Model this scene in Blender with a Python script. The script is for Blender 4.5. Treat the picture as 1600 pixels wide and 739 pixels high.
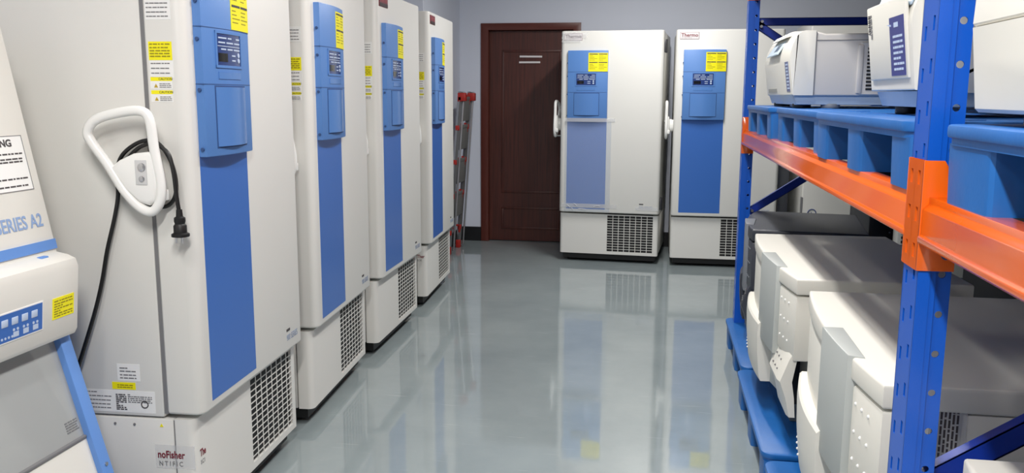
import bpy, bmesh, math, random
from mathutils import Vector, Matrix
random.seed(7)
PI = math.pi
for o in list(bpy.data.objects): bpy.data.objects.remove(o)
scene = bpy.context.scene
COL = scene.collection

# ------------------------------------------------------------------ camera, world, lights, exposure
CAM_Z = 1.4276; PITCH = math.radians(9.2744); YAW = math.radians(9.3153); ROLL = 0.0048
fwd = Vector((-math.sin(YAW)*math.cos(PITCH), math.cos(YAW)*math.cos(PITCH), -math.sin(PITCH)))
rgt = Vector((math.cos(YAW), math.sin(YAW), 0)); upv = rgt.cross(fwd)
r2 = math.cos(ROLL)*rgt + math.sin(ROLL)*upv; u2 = -math.sin(ROLL)*rgt + math.cos(ROLL)*upv
cd = bpy.data.cameras.new('camera'); cam = bpy.data.objects.new('camera', cd); COL.objects.link(cam)
cd.sensor_width = 36; cd.lens = 1348.2/1600*36; cd.clip_start = .02
cam.matrix_world = Matrix(((r2.x, u2.x, -fwd.x, 0), (r2.y, u2.y, -fwd.y, 0), (r2.z, u2.z, -fwd.z, CAM_Z), (0, 0, 0, 1)))
scene.camera = cam

world = bpy.data.worlds.new('world'); scene.world = world; world.use_nodes = True
world.node_tree.nodes['Background'].inputs[0].default_value = (.75, .85, 1, 1)
world.node_tree.nodes['Background'].inputs[1].default_value = .02

scene.view_settings.view_transform = 'Standard'; scene.view_settings.look = 'None'
scene.view_settings.gamma = 1; scene.view_settings.use_curve_mapping = False
scene.view_settings.exposure = -0.34

CEIL = 2.85
def area(name, x, y, sx, sy, watts, col=(1, .975, .94)):
    l = bpy.data.lights.new(name, 'AREA'); l.shape = 'RECTANGLE'; l.size = sx; l.size_y = sy
    l.energy = watts; l.color = col
    o = bpy.data.objects.new(name, l); COL.objects.link(o); o.location = (x, y, CEIL-.03); return o
area('ceiling_lamp', -.20, .1, .12, 1.2, 112)
area('ceiling_lamp', -1.15, .85, .14, .6, 20)
area('ceiling_lamp', -.05, 3.0, .12, 1.2, 62)
area('ceiling_lamp', -.05, 6.1, .12, 1.2, 72)

# ------------------------------------------------------------------ materials
def lin(c):
    return tuple(((v/255)/12.92 if v/255 <= .04045 else ((v/255+.055)/1.055)**2.4) for v in c)
def mat(name, rgb, rough=.45, metal=0, bump=0, bscale=300, coat=0, spec=.5, var=0, vscale=6, alpha=1, trans=0):
    m = bpy.data.materials.new(name); m.use_nodes = True
    nt = m.node_tree; b = nt.nodes['Principled BSDF']
    c = lin(rgb)+(1,)
    b.inputs['Base Color'].default_value = c; b.inputs['Roughness'].default_value = rough
    b.inputs['Metallic'].default_value = metal; b.inputs['Specular IOR Level'].default_value = spec
    b.inputs['Coat Weight'].default_value = coat; b.inputs['Coat Roughness'].default_value = .08
    b.inputs['Alpha'].default_value = alpha; b.inputs['Transmission Weight'].default_value = trans
    tc = nt.nodes.new('ShaderNodeTexCoord')
    if bump:
        n = nt.nodes.new('ShaderNodeTexNoise'); n.inputs['Scale'].default_value = bscale; n.inputs['Detail'].default_value = 3
        bp = nt.nodes.new('ShaderNodeBump'); bp.inputs['Strength'].default_value = bump; bp.inputs['Distance'].default_value = .002
        nt.links.new(tc.outputs['Object'], n.inputs['Vector']); nt.links.new(n.outputs['Fac'], bp.inputs['Height'])
        nt.links.new(bp.outputs['Normal'], b.inputs['Normal'])
    if var:
        n = nt.nodes.new('ShaderNodeTexNoise'); n.inputs['Scale'].default_value = vscale; n.inputs['Detail'].default_value = 6
        mx = nt.nodes.new('ShaderNodeMix'); mx.data_type = 'RGBA'
        mx.inputs[6].default_value = tuple(v*(1-var) for v in c[:3])+(1,); mx.inputs[7].default_value = tuple(min(1, v*(1+var)) for v in c[:3])+(1,)
        nt.links.new(tc.outputs['Object'], n.inputs['Vector']); nt.links.new(n.outputs['Fac'], mx.inputs[0])
        nt.links.new(mx.outputs[2], b.inputs['Base Color'])
    return m
WHITE = mat('white_enamel', (222, 221, 216), .42, bump=.08, bscale=420, var=.02, vscale=3)
WHITE2 = mat('white_plastic', (228, 226, 219), .45, bump=.05, bscale=500)
HANDLE = mat('white_handle_plastic', (238, 238, 235), .3)
GASKET = mat('grey_gasket', (120, 120, 122), .6)
PANEL = mat('mid_blue_plastic', (86, 132, 197), .42, bump=.06, bscale=600)
PANEL2 = mat('mid_blue_plastic_sheen', (84, 129, 193), .25)
STRIPE = mat('blue_vinyl', (58, 106, 184), .28, bump=.03, bscale=500)
SEAM = mat('dark_blue_seam', (45, 75, 125), .6)
SCREEN = mat('navy_screen', (40, 62, 120), .18)
LCD = mat('black_glass', (14, 16, 24), .1)
PALETEXT = mat('pale_print', (190, 205, 230), .5)
YELLOW = mat('yellow_label', (246, 236, 12), .5)
YPRINT = mat('olive_print', (150, 140, 20), .6)
PAPER = mat('white_label', (238, 238, 236), .5)
PRINT = mat('grey_print', (120, 120, 122), .6)
DARKPRINT = mat('dark_print', (70, 66, 68), .6)
BLACK = mat('black_plastic', (14, 14, 15), .5)
BLACKR = mat('black_rubber', (16, 16, 17), .45)
STEEL = mat('steel', (190, 192, 195), .28, metal=1)
REDINK = mat('dark_red_print', (120, 30, 45), .5)
BADGE = mat('pale_badge', (150, 122, 128), .3)
BADGER = mat('maroon_badge', (120, 40, 48), .3)
TAPE = mat('clear_tape', (235, 236, 238), .15, alpha=.3)
FILM = mat('clear_film', (205, 216, 232), .15, alpha=.16, bump=.6, bscale=14)
LETTER = mat('grey_blue_lettering', (150, 160, 180), .5)
RACKBLUE = mat('blue_rack_paint', (12, 86, 192), .33, bump=.1, bscale=350, coat=.15)
RACKDARK = mat('navy_brace_paint', (16, 50, 150), .35, bump=.08, bscale=350)
ORANGE = mat('orange_beam_paint', (228, 98, 16), .14, bump=.06, bscale=330, coat=.3)
PALLET = mat('blue_pallet_plastic', (24, 98, 172), .42, bump=.2, bscale=60, var=.18, vscale=9)
PALLETW = mat('white_scuff', (170, 195, 220), .6)
CREAM = mat('cream_plastic', (228, 225, 215), .42, bump=.05, bscale=500)
PANELGREY = mat('cool_grey_panel', (180, 184, 181), .45)
LEGGREY = mat('slate_grey_base', (112, 122, 126), .5)
NAVYCASE = mat('charcoal_navy_plastic', (52, 55, 66), .42, bump=.08, bscale=400)
NAVYTOP = mat('charcoal_navy_case', (46, 50, 60), .4, bump=.08, bscale=400)
MIDGREY = mat('mid_grey_plastic', (120, 124, 132), .45)
PALEBLUE = mat('pale_blue_base', (165, 182, 200), .45)
CGREY = mat('warm_grey_case', (190, 187, 183), .5, bump=.06, bscale=500)
NAVYLBL = mat('navy_label', (52, 58, 130), .4)
BSCBLUE = mat('cornflower_trim', (98, 142, 208), .4)
GLASSGREY = mat('grey_sash_glass', (165, 168, 168), .06, spec=.6)
RED = mat('red_plastic', (168, 38, 30), .4)
ALU = mat('brushed_aluminium', (175, 176, 178), .35, metal=.85)
TREADGREY = mat('grey_tread', (120, 122, 120), .5)

def floor_mat():
    m = bpy.data.materials.new('grey_epoxy_floor'); m.use_nodes = True; nt = m.node_tree; b = nt.nodes['Principled BSDF']
    tc = nt.nodes.new('ShaderNodeTexCoord')
    n = nt.nodes.new('ShaderNodeTexNoise'); n.inputs['Scale'].default_value = 1.6; n.inputs['Detail'].default_value = 9; n.inputs['Roughness'].default_value = .6
    r = nt.nodes.new('ShaderNodeValToRGB')
    r.color_ramp.elements[0].position = .3; r.color_ramp.elements[0].color = lin((134, 145, 148))+(1,)
    r.color_ramp.elements[1].position = .72; r.color_ramp.elements[1].color = lin((152, 162, 163))+(1,)
    # long pale scuffs: stretched fine noise, thresholded
    mp = nt.nodes.new('ShaderNodeMapping'); mp.inputs['Scale'].default_value = (1.2, 14, 1); mp.inputs['Rotation'].default_value = (0, 0, .5)
    n2 = nt.nodes.new('ShaderNodeTexNoise'); n2.inputs['Scale'].default_value = 3.5; n2.inputs['Detail'].default_value = 8
    r2_ = nt.nodes.new('ShaderNodeValToRGB'); r2_.color_ramp.elements[0].position = .66; r2_.color_ramp.elements[1].position = .8
    mx = nt.nodes.new('ShaderNodeMix'); mx.data_type = 'RGBA'; mx.inputs[7].default_value = lin((176, 183, 183))+(1,)
    L = nt.links.new
    L(tc.outputs['Object'], n.inputs['Vector']); L(n.outputs['Fac'], r.inputs['Fac'])
    L(tc.outputs['Object'], mp.inputs['Vector']); L(mp.outputs['Vector'], n2.inputs['Vector']); L(n2.outputs['Fac'], r2_.inputs['Fac'])
    L(r2_.outputs['Color'], mx.inputs[0]); L(r.outputs['Color'], mx.inputs[6]); L(mx.outputs[2], b.inputs['Base Color'])
    rr = nt.nodes.new('ShaderNodeMapRange'); rr.inputs[1].default_value = .3; rr.inputs[2].default_value = .7; rr.inputs[3].default_value = .035; rr.inputs[4].default_value = .09
    L(n.outputs['Fac'], rr.inputs[0]); L(rr.outputs[0], b.inputs['Roughness'])
    n3 = nt.nodes.new('ShaderNodeTexNoise'); n3.inputs['Scale'].default_value = 7; n3.inputs['Detail'].default_value = 2
    bp = nt.nodes.new('ShaderNodeBump'); bp.inputs['Strength'].default_value = .08; bp.inputs['Distance'].default_value = .004
    L(tc.outputs['Object'], n3.inputs['Vector']); L(n3.outputs['Fac'], bp.inputs['Height']); L(bp.outputs['Normal'], b.inputs['Normal'])
    b.inputs['Specular IOR Level'].default_value = 1.0
    return m
def wood_mat():
    m = bpy.data.materials.new('dark_red_wood'); m.use_nodes = True; nt = m.node_tree; b = nt.nodes['Principled BSDF']
    tc = nt.nodes.new('ShaderNodeTexCoord'); mp = nt.nodes.new('ShaderNodeMapping'); mp.inputs['Scale'].default_value = (40, 40, 1.6)
    n = nt.nodes.new('ShaderNodeTexNoise'); n.inputs['Scale'].default_value = 1.5; n.inputs['Detail'].default_value = 6
    r = nt.nodes.new('ShaderNodeValToRGB')
    r.color_ramp.elements[0].position = .3; r.color_ramp.elements[0].color = lin((62, 28, 22))+(1,)
    r.color_ramp.elements[1].position = .75; r.color_ramp.elements[1].color = lin((92, 42, 32))+(1,)
    L = nt.links.new; L(tc.outputs['Object'], mp.inputs['Vector']); L(mp.outputs['Vector'], n.inputs['Vector']); L(n.outputs['Fac'], r.inputs['Fac']); L(r.outputs['Color'], b.inputs['Base Color'])
    b.inputs['Roughness'].default_value = .45
    return m
FLOOR = floor_mat(); WOOD = wood_mat()
FRAMEWOOD = mat('reddish_frame_wood', (92, 40, 30), .4, var=.15, vscale=20)
WALLB = mat('pale_blue_wall_paint', (214, 219, 231), .7, bump=.05, bscale=120, var=.02, vscale=2)
CEILM = mat('white_ceiling_paint', (205, 206, 206), .8)
DARKWALL = mat('charcoal_low_bounce_wall', (52, 53, 56), .7)  # right wall darkened to cut bounce and match the dark behind the rack
GREYWALL = mat('grey_wall_paint', (150, 152, 158), .7)

# ------------------------------------------------------------------ mesh helpers
class MB:
    """collects shapes into one mesh"""
    def __init__(s): s.bm = bmesh.new()
    def add(s, b):
        me = bpy.data.meshes.new('t'); b.to_mesh(me); b.free(); s.bm.from_mesh(me); bpy.data.meshes.remove(me); return s
    def box(s, x0, x1, y0, y1, z0, z1, bev=0, seg=2, edges=None, M=None):
        b = bmesh.new(); bmesh.ops.create_cube(b, size=1)
        for v in b.verts: v.co = Vector((x0+(v.co.x+.5)*(x1-x0), y0+(v.co.y+.5)*(y1-y0), z0+(v.co.z+.5)*(z1-z0)))
        if bev:
            es = [e for e in b.edges if edges is None or edges(e)]
            bmesh.ops.bevel(b, geom=es, offset=bev, segments=seg, profile=.5, affect='EDGES', clamp_overlap=True)
        if M is not None: b.transform(M)
        return s.add(b)
    def prism(s, pts, axis, a0, a1, bev=0, seg=2, M=None, capbev=0):
        """pts: closed 2-D outline; axis 'z': (x,y), 'y': (x,z), 'x': (y,z)"""
        b = bmesh.new()
        def mk(p, a):
            return {'z': (p[0], p[1], a), 'y': (p[0], a, p[1]), 'x': (a, p[0], p[1])}[axis]
        v0 = [b.verts.new(mk(p, a0)) for p in pts]; v1 = [b.verts.new(mk(p, a1)) for p in pts]
        n = len(pts)
        f0 = b.faces.new(v0); f1 = b.faces.new(v1[::-1])
        for i in range(n): b.faces.new((v0[i], v1[i], v1[(i+1) % n], v0[(i+1) % n]))
        bmesh.ops.recalc_face_normals(b, faces=b.faces[:])
        if capbev:
            es = list(set(f0.edges) | set(f1.edges))
            bmesh.ops.bevel(b, geom=es, offset=capbev, segments=seg, profile=.5, affect='EDGES', clamp_overlap=True)
        if bev: bmesh.ops.bevel(b, geom=b.edges[:], offset=bev, segments=seg, profile=.5, affect='EDGES', clamp_overlap=True)
        if M is not None: b.transform(M)
        return s.add(b)
    def cyl(s, p0, p1, r, r1=None, n=20, bev=0):
        p0, p1 = Vector(p0), Vector(p1); d = p1-p0
        b = bmesh.new(); bmesh.ops.create_cone(b, cap_ends=True, segments=n, radius1=r, radius2=r if r1 is None else r1, depth=d.length)
        if bev:
            es = [e for e in b.edges if len(e.link_faces) == 2 and any(len(f.verts) > 4 for f in e.link_faces)]
            bmesh.ops.bevel(b, geom=es, offset=bev, segments=2, profile=.5, affect='EDGES')
        b.transform(Matrix.Translation((p0+p1)/2) @ d.to_track_quat('Z', 'Y').to_matrix().to_4x4())
        return s.add(b)
    def tube(s, pts, r, n=10, closed=False, smooth=4, flat=1.0, side=None):
        P = [Vector(p) for p in pts]
        if smooth:
            Q = []; m = len(P)
            for i in range(m if closed else m-1):
                a, b_, c, d = (P[(i-1) % m], P[i], P[(i+1) % m], P[(i+2) % m]) if closed else (P[max(i-1, 0)], P[i], P[i+1], P[min(i+2, m-1)])
                for k in range(smooth):
                    t = k/smooth
                    Q.append(.5*((2*b_)+(c-a)*t+(2*a-5*b_+4*c-d)*t*t+(3*b_-a-3*c+d)*t**3))
            if not closed: Q.append(P[-1])
            P = Q
        b = bmesh.new(); rings = []; m = len(P); nrm = None
        for i in range(m):
            t = (P[(i+1) % m]-P[i-1]) if closed else (P[min(i+1, m-1)]-P[max(i-1, 0)])
            t.normalize()
            if side is not None: a = Vector(side); a = (a-t*a.dot(t)).normalized()
            else:
                if nrm is None: nrm = t.orthogonal().normalized()
                nrm = (nrm-t*nrm.dot(t)).normalized(); a = nrm
            c = t.cross(a)
            rings.append([b.verts.new(P[i]+a*math.cos(2*PI*k/n)*r*flat+c*math.sin(2*PI*k/n)*r) for k in range(n)])
        for i in range(m if closed else m-1):
            A, B = rings[i], rings[(i+1) % m]
            for k in range(n): b.faces.new((A[k], A[(k+1) % n], B[(k+1) % n], B[k]))
        if not closed: b.faces.new(rings[0][::-1]); b.faces.new(rings[-1])
        bmesh.ops.recalc_face_normals(b, faces=b.faces[:])
        return s.add(b)
    def loft(s, rings, cap=True):
        b = bmesh.new(); R = [[b.verts.new(p) for p in r] for r in rings]; n = len(R[0])
        for A, B in zip(R, R[1:]):
            for k in range(n): b.faces.new((A[k], A[(k+1) % n], B[(k+1) % n], B[k]))
        if cap: b.faces.new(R[0][::-1]); b.faces.new(R[-1])
        bmesh.ops.recalc_face_normals(b, faces=b.faces[:])
        return s.add(b)
    def sphere(s, c, r, sc=(1, 1, 1), n=10):
        b = bmesh.new(); bmesh.ops.create_uvsphere(b, u_segments=n, v_segments=max(5, n//2), radius=r)
        b.transform(Matrix.Translation(c) @ Matrix.Diagonal((*sc, 1))); return s.add(b)
    def holed(s, w, z0, z1, pitch, holes, t, M):
        """plate of width w in local XZ, thickness t along Y, one cell per pitch; holes: list of (cx, cz_in_cell, hw, hh, round)"""
        b = bmesh.new(); nz = max(1, int(round((z1-z0)/pitch))); ncol = len(holes); cw = w/ncol
        for j in range(nz):
            for c, (cz, hw, hh, rnd) in enumerate(holes):
                x0 = -w/2+c*cw; x1 = x0+cw; a = z0+j*pitch; bz = a+pitch; cx = (x0+x1)/2; cc = a+cz
                nseg = 12 if rnd else 4
                if rnd: inner = [(cx+hw*math.cos(2*PI*k/12), cc+hh*math.sin(2*PI*k/12)) for k in range(12)]
                else: inner = [(cx+hw, cc-hh), (cx+hw, cc+hh), (cx-hw, cc+hh), (cx-hw, cc-hh)]
                outer = []
                if rnd:
                    for k in range(12):
                        ca, sa = math.cos(2*PI*k/12), math.sin(2*PI*k/12)
                        tx = ((x1-cx) if ca > 0 else (cx-x0))/max(abs(ca), 1e-6); tz = ((bz-cc) if sa > 0 else (cc-a))/max(abs(sa), 1e-6); q = min(tx, tz)
                        outer.append((cx+ca*q, cc+sa*q))
                    corners = [(x1, bz), (x0, bz), (x0, a), (x1, a)]
                else: outer = [(x1, a), (x1, bz), (x0, bz), (x0, a)]
                for yy, flip in ((0, False), (t, True)):
                    vi = [b.verts.new((p[0], yy, p[1])) for p in inner]; vo = [b.verts.new((p[0], yy, p[1])) for p in outer]
                    for k in range(nseg):
                        k2 = (k+1) % nseg; q = [vi[k], vo[k], vo[k2], vi[k2]]
                        pa, pb = outer[k], outer[k2]
                        if rnd and abs(pa[0]-pb[0]) > 1e-6 and abs(pa[1]-pb[1]) > 1e-6:
                            cr = min(corners, key=lambda c_: (c_[0]-(pa[0]+pb[0])/2)**2+(c_[1]-(pa[1]+pb[1])/2)**2)
                            q = [vi[k], vo[k], b.verts.new((cr[0], yy, cr[1])), vo[k2], vi[k2]]
                        b.faces.new(q[::-1] if flip else q)
                    if yy == 0: fi = vi
                    else:
                        for k in range(nseg): b.faces.new((fi[k], fi[(k+1) % nseg], vi[(k+1) % nseg], vi[k]))
        b.transform(M); return s.add(b)
    def obj(s, name, m, parent=None, ang=35, M=None):
        if M is not None: s.bm.transform(M)
        for f in s.bm.faces: f.smooth = True
        for e in s.bm.edges:
            if len(e.link_faces) != 2 or e.calc_face_angle(0) > math.radians(ang): e.smooth = False
        me = bpy.data.meshes.new(name); s.bm.to_mesh(me); s.bm.free(); me.materials.append(m)
        o = bpy.data.objects.new(name, me); COL.objects.link(o)
        if parent is not None: o.parent = parent
        return o

def thing(name, label, cat, loc=(0, 0, 0), rz=0, group=None):
    o = bpy.data.objects.new(name, None); COL.objects.link(o); o.empty_display_size = .1
    o.location = loc; o.rotation_euler = (0, 0, rz); return tag(o, label, cat, group)
def tag(o, label, cat, group=None):
    o['label'] = label; o['category'] = cat
    if group: o['group'] = group
    return o
def struct(name, mb, m, parent=None):
    o = mb.obj(name, m, parent)
    if parent is None: o['kind'] = 'structure'
    return o
def frame(o, ex, ey):
    ex = Vector(ex).normalized(); ey = Vector(ey); ey = (ey-ex*ey.dot(ex)).normalized(); ez = ex.cross(ey)
    return Matrix(((ex.x, ey.x, ez.x, o[0]), (ex.y, ey.y, ez.y, o[1]), (ex.z, ey.z, ez.z, o[2]), (0, 0, 0, 1)))
def text(name, s, size, m, parent, F, align='LEFT', bold=0, sx=1, space=1, thick=.0004):
    c = bpy.data.curves.new('t', 'FONT'); c.body = s; c.size = size; c.align_x = align; c.align_y = 'BOTTOM_BASELINE'
    c.extrude = thick; c.offset = bold; c.space_character = space; c.resolution_u = 3
    o = bpy.data.objects.new('t', c); COL.objects.link(o)
    me = bpy.data.meshes.new_from_object(o.evaluated_get(bpy.context.evaluated_depsgraph_get()))
    bpy.data.objects.remove(o); bpy.data.curves.remove(c)
    me.transform(F @ Matrix.Diagonal((sx, 1, 1, 1))); me.name = name; me.materials.clear(); me.materials.append(m)
    r = bpy.data.objects.new(name, me); COL.objects.link(r); r.parent = parent; return r
def plate(mb, F, x0, x1, y0, y1, t=.0006, bev=0):
    return mb.box(x0, x1, y0, y1, 0, t, bev, M=F)
def lines(F, x0, x1, ys, h, seed=0, t=.0009, gaps=True):
    """rows of tiny printed words, too small to read"""
    rnd = random.Random(seed); mb = MB()
    for y in ys:
        x = x0
        while x < x1-h:
            w = min(h*rnd.uniform(1.5, 5), x1-x)
            mb.box(x, x+w, y, y+h, 0, t, M=F)
            x += w+h*rnd.uniform(.5, 1.1)
            if gaps and rnd.random() < .06: break
    return mb
def arc(cx, cy, r, a0, a1, n=6):
    return [(cx+r*math.cos(math.radians(a0+(a1-a0)*i/n)), cy+r*math.sin(math.radians(a0+(a1-a0)*i/n))) for i in range(n+1)]

# ------------------------------------------------------------------ room
BY = 8.32; LX = -2.45; RX = 2.75; NY = -2.6
fl = MB().box(LX-.1, RX+.1, NY-.1, BY+.1, -.1, 0); struct('floor', fl, FLOOR)
struct('ceiling', MB().box(LX-.1, RX+.1, NY-.1, BY+.1, CEIL, CEIL+.1), CEILM)
DX0, DX1, DZ = -1.675, -.715, 2.108       # door frame outside
w = MB(); w.box(LX-.1, DX0, BY, BY+.12, 0, CEIL); w.box(DX1, RX+.1, BY, BY+.12, 0, CEIL); w.box(DX0, DX1, BY, BY+.12, DZ, CEIL)
w.box(DX0, DX1, BY+.09, BY+.12, 0, DZ)
struct('wall_back', w, WALLB)
struct('wall_left', MB().box(LX-.12, LX, NY, BY, 0, CEIL), WALLB)
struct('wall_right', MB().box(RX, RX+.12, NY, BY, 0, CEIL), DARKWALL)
struct('wall_front', MB().box(LX-.1, RX+.1, NY-.12, NY, 0, CEIL), GREYWALL)
struct('wall_column', MB().box(LX, -1.885, 7.0, BY, 0, CEIL, .004, 1), WALLB)
KICK = mat('black_baseboard', (24, 25, 28), .4)
struct('baseboard_column', MB().box(-1.89, -1.873, 6.985, BY, 0, .13, .003, 1).box(LX, -1.873, 6.985, 7.0, 0, .13, .003, 1), KICK)
struct('baseboard_back', MB().box(-1.873, DX0, BY-.013, BY, 0, .14, .003, 1).box(DX1, RX, BY-.013, BY, 0, .14, .003, 1), KICK)
struct('baseboard_left', MB().box(LX, LX+.012, NY, 7.0, 0, .14), KICK)
struct('baseboard_right', MB().box(RX-.012, RX, NY, BY-.013, 0, .14), KICK)

door = MB().box(DX0+.075, DX1-.075, BY+.045, BY+.085, .006, DZ-.068, .002, 1)
d = struct('door_1', door, WOOD)
fr = MB()
fr.prism([(DX0, 0), (DX0+.075, 0), (DX0+.075, DZ-.065), (DX1-.075, DZ-.065), (DX1-.075, 0), (DX1, 0), (DX1, DZ), (DX0, DZ)], 'y', BY-.018, BY+.09, capbev=.006)
fo = fr.obj('door_frame', FRAMEWOOD, d)
pn = MB()
def molding(x0, x1, z0, z1, y, wd=.022):
    pn.box(x0, x1, y-.006, y+.003, z0, z0+wd, .004, 2); pn.box(x0, x1, y-.006, y+.003, z1-wd, z1, .004, 2)
    pn.box(x0, x0+wd, y-.006, y+.003, z0+wd*.6, z1-wd*.6, .004, 2); pn.box(x1-wd, x1, y-.006, y+.003, z0+wd*.6, z1-wd*.6, .004, 2)
molding(-1.48, -.90, .12, .34, BY+.045); molding(-1.48, -.90, .48, 1.86, BY+.045)
pn.obj('panel_molding', WOOD, d)
MARK = mat('white_strip', (232, 226, 226), .5)
for z, xa, xb, tilt in ((1.79, -1.305, -1.087, -.008), (1.735, -1.310, -1.105, .002)):
    MB().box(0, xb-xa, -.002, 0, 0, .017, .0005, 1, M=Matrix.Translation((xa, BY+.0385, z)) @ Matrix.Rotation(-tilt, 4, 'Y')).obj('white_strip', MARK, d)
lock = MB().box(-.86, -.82, BY+.033, BY+.046, .93, 1.13, .006, 2); lock.tube([(-.84, BY+.036, 1.05), (-.84, BY-.005, 1.05), (-.86, BY-.012, 1.05), (-.96, BY-.012, 1.05)], .009, smooth=2)
lock.obj('lever_handle', STEEL, d)

# ------------------------------------------------------------------ upright freezers
FW, FD, FH, ZD, ZB = .857, .84, 1.965, .437, .073
FRONT = lambda x, z, y=0: frame((x, y, z), (1, 0, 0), (0, 0, 1))
SIDE = lambda y, z, x=0: frame((x, y, z), (0, -1, 0), (0, 0, 1))
PX0, PX1 = .062, .402
def bulge(x):                                   # front of the bowed control panel
    t = (x-PX0)/(PX1-PX0); return -(.016+.022*math.sin(PI*min(max(.12+t*.80, 0), 1)))
def patch(x0, x1, z0, z1, off, th=.002, mb=None, n=8):
    mb = mb or MB()
    xs = [x0+(x1-x0)*i/n for i in range(n+1)]
    pts = [(x, bulge(x)-off) for x in xs]+[(x, bulge(x)-off+th) for x in xs[::-1]]
    return mb.prism(pts, 'z', z0, z1)
def freezer(label, x, y, rz, opt=()):
    r = thing('upright_freezer', label, 'freezer', (x, y, 0), rz, 'upright white freezers')
    # cabinet and door
    body = MB().box(.004, FW-.004, .132, FD, ZD-.012, FH-.006, .008, 2); body.obj('cabinet_body', WHITE, r)
    MB().box(.008, FW-.008, .118, .134, ZD, FH-.010).obj('door_gasket', GASKET, r)
    dr = MB()
    prof = [(FW-.012, .12), (.006, .12), (0, .114)]+[(.034+.034*math.cos(a), .034-.034*math.sin(a)) for a in [PI-PI/2*0, PI*.9, PI*.8, PI*.7, PI*.6, PI*.5]]+[(FW-.026+.026*math.cos(a), .026-.026*math.sin(a)) for a in [PI*.5, PI*.4, PI*.3, PI*.2, PI*.1, 0]]+[(FW, .114)]
    dr.prism(prof, 'z', ZD, FH, capbev=.012, seg=3)
    dr = dr.obj('door', WHITE, r, ang=40)
    MB().box(PX0, .399, -.0008, .002, .466, 1.30).obj('blue_stripe', STRIPE, dr)
    MB().box(.028, .180, -.003, .002, 1.886, 1.944, .0015, 1).obj('badge', BADGER if 'dark_badge' in opt else BADGE, dr)
    if 'dark_badge' in opt:
        MB().box(.030, .178, -.0036, -.002, 1.888, 1.905).obj('badge_base', mat('brown_band', (58, 44, 40), .4), dr)
        text('badge_lettering', 'Thermo', .040, mat('rose_print', (165, 90, 95), .5), dr, FRONT(.036, 1.912, -.0033), bold=.0006)
    else:
        MB().box(.031, .177, -.0034, -.002, 1.889, 1.941).obj('badge_face', mat('badge_face_white', (228, 222, 222), .3), dr)
        text('badge_lettering', 'Thermo', .040, REDINK if 'film' not in opt else mat('maroon_print', (90, 62, 70), .5), dr, FRONT(.037, 1.906, -.0036), bold=.0008, sx=1.02)
        text('badge_lettering', 'SCIENTIFIC', .013, PRINT, dr, FRONT(.038, 1.8925, -.0036), space=1.35)
    text('series_lettering', '900 SERIES', .034, LETTER, dr, FRONT(.690, .481, -.0006), bold=.0004, sx=.72)
    MB().box(.690, .725, -.001, .001, .517, .527).obj('series_mark', DARKPRINT, dr)
    # bowed control panel
    cp = MB(); n = 14
    pts = [(PX0, .001)]+[(PX0+.003+(PX1-PX0-.005)*i/n, bulge(PX0+(PX1-PX0)*i/n)) for i in range(n+1)]+[(PX1, .001)]
    cp.prism(pts, 'z', 1.238, 1.803, capbev=.004)
    cp = cp.obj('control_panel', PANEL, r, ang=30)
    for z in (1.6265, 1.4575):
        patch(PX0+.003, PX1-.003, z-.001, z+.001, .0006).box(PX0-.0006, PX0+.004, -.0266, 0, z-.001, z+.001).obj('seam', SEAM, cp)
    fr_ = MB()
    for a in ((.132, .313, 1.612, 1.620), (.132, .313, 1.508, 1.516), (.132, .140, 1.508, 1.62), (.305, .313, 1.508, 1.62)): patch(*a, .003, .006, fr_)
    fr_.obj('display_bezel', PANEL, cp)
    patch(.139, .306, 1.515, 1.613, .0008).obj('display_screen', SCREEN, cp)
    patch(.148, .205, 1.527, 1.553, .0016).obj('display_readout', LCD, cp)
    pr_ = MB()
    for (a, b, z) in ((.15, .20, 1.597), (.21, .235, 1.597), (.27, .298, 1.597), (.15, .19, 1.583), (.20, .245, 1.583), (.255, .298, 1.583), (.165, .195, 1.563), (.205, .24, 1.563), (.25, .298, 1.563), (.235, .26, 1.545), (.235, .26, 1.53)): patch(a, b, z, z+.0045, .0018, mb=pr_, n=3)
    patch(.145, .300, 1.5735, 1.5755, .0018, mb=pr_)
    for z in (1.533, 1.55): pr_.cyl((.285, bulge(.285)+.002, z), (.285, bulge(.285)-.003, z), .007)
    pr_.obj('display_print', PALETEXT, cp)
    lip = patch(.145, .300, 1.474, 1.496, .002, .004); lip.obj('bezel_lip', PANEL2, cp)
    patch(.120, .336, 1.262, 1.460-.006, .0008).obj('pocket_recess', SEAM, cp)
    pc = MB(); xs = [.124+.208*i/10 for i in range(11)]
    pc.prism([(x_, bulge(x_)-.0022-.010*math.sin(PI*i/10)) for i, x_ in enumerate(xs)]+[(x_, bulge(x_)+.002) for x_ in xs[::-1]], 'z', 1.267, 1.449)
    pc.obj('pocket_cover', PANEL2, cp)
    for z in (1.70, 1.59, 1.44, 1.262):
        MB().cyl((PX0-.0045, -.012, z), (PX0+.001, -.012, z), .0055, n=12).obj('screw', SEAM, cp)
    yl = patch(.240, .4015, 1.629, 1.782, .0012, .003); yl = yl.obj('warning_label', YELLOW, cp)
    for z in (1.768, 1.700):
        for xa in (.248, .326): patch(xa, xa+.070, z, z+.007, .002, n=3).obj('warning_heading', DARKPRINT, yl)
    yp = MB()
    for z in (1.757, 1.745, 1.733, 1.721, 1.687, 1.675, 1.663, 1.651):
        patch(.250, .250+.045+.02*math.sin(z*900), z, z+.003, .0018, mb=yp, n=2); patch(.328, .328+.05+.015*math.sin(z*700), z, z+.003, .0018, mb=yp, n=2)
    yp.obj('warning_label_print', YPRINT, cp)
    # base cabinet with grille
    bs = MB(); sb = .034
    bs.box(.006, FW-.006, .105, FD-.01, ZB, ZD-.018, .006, 2)
    bs = bs.obj('base_cabinet', WHITE, r)
    ft = MB()
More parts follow.
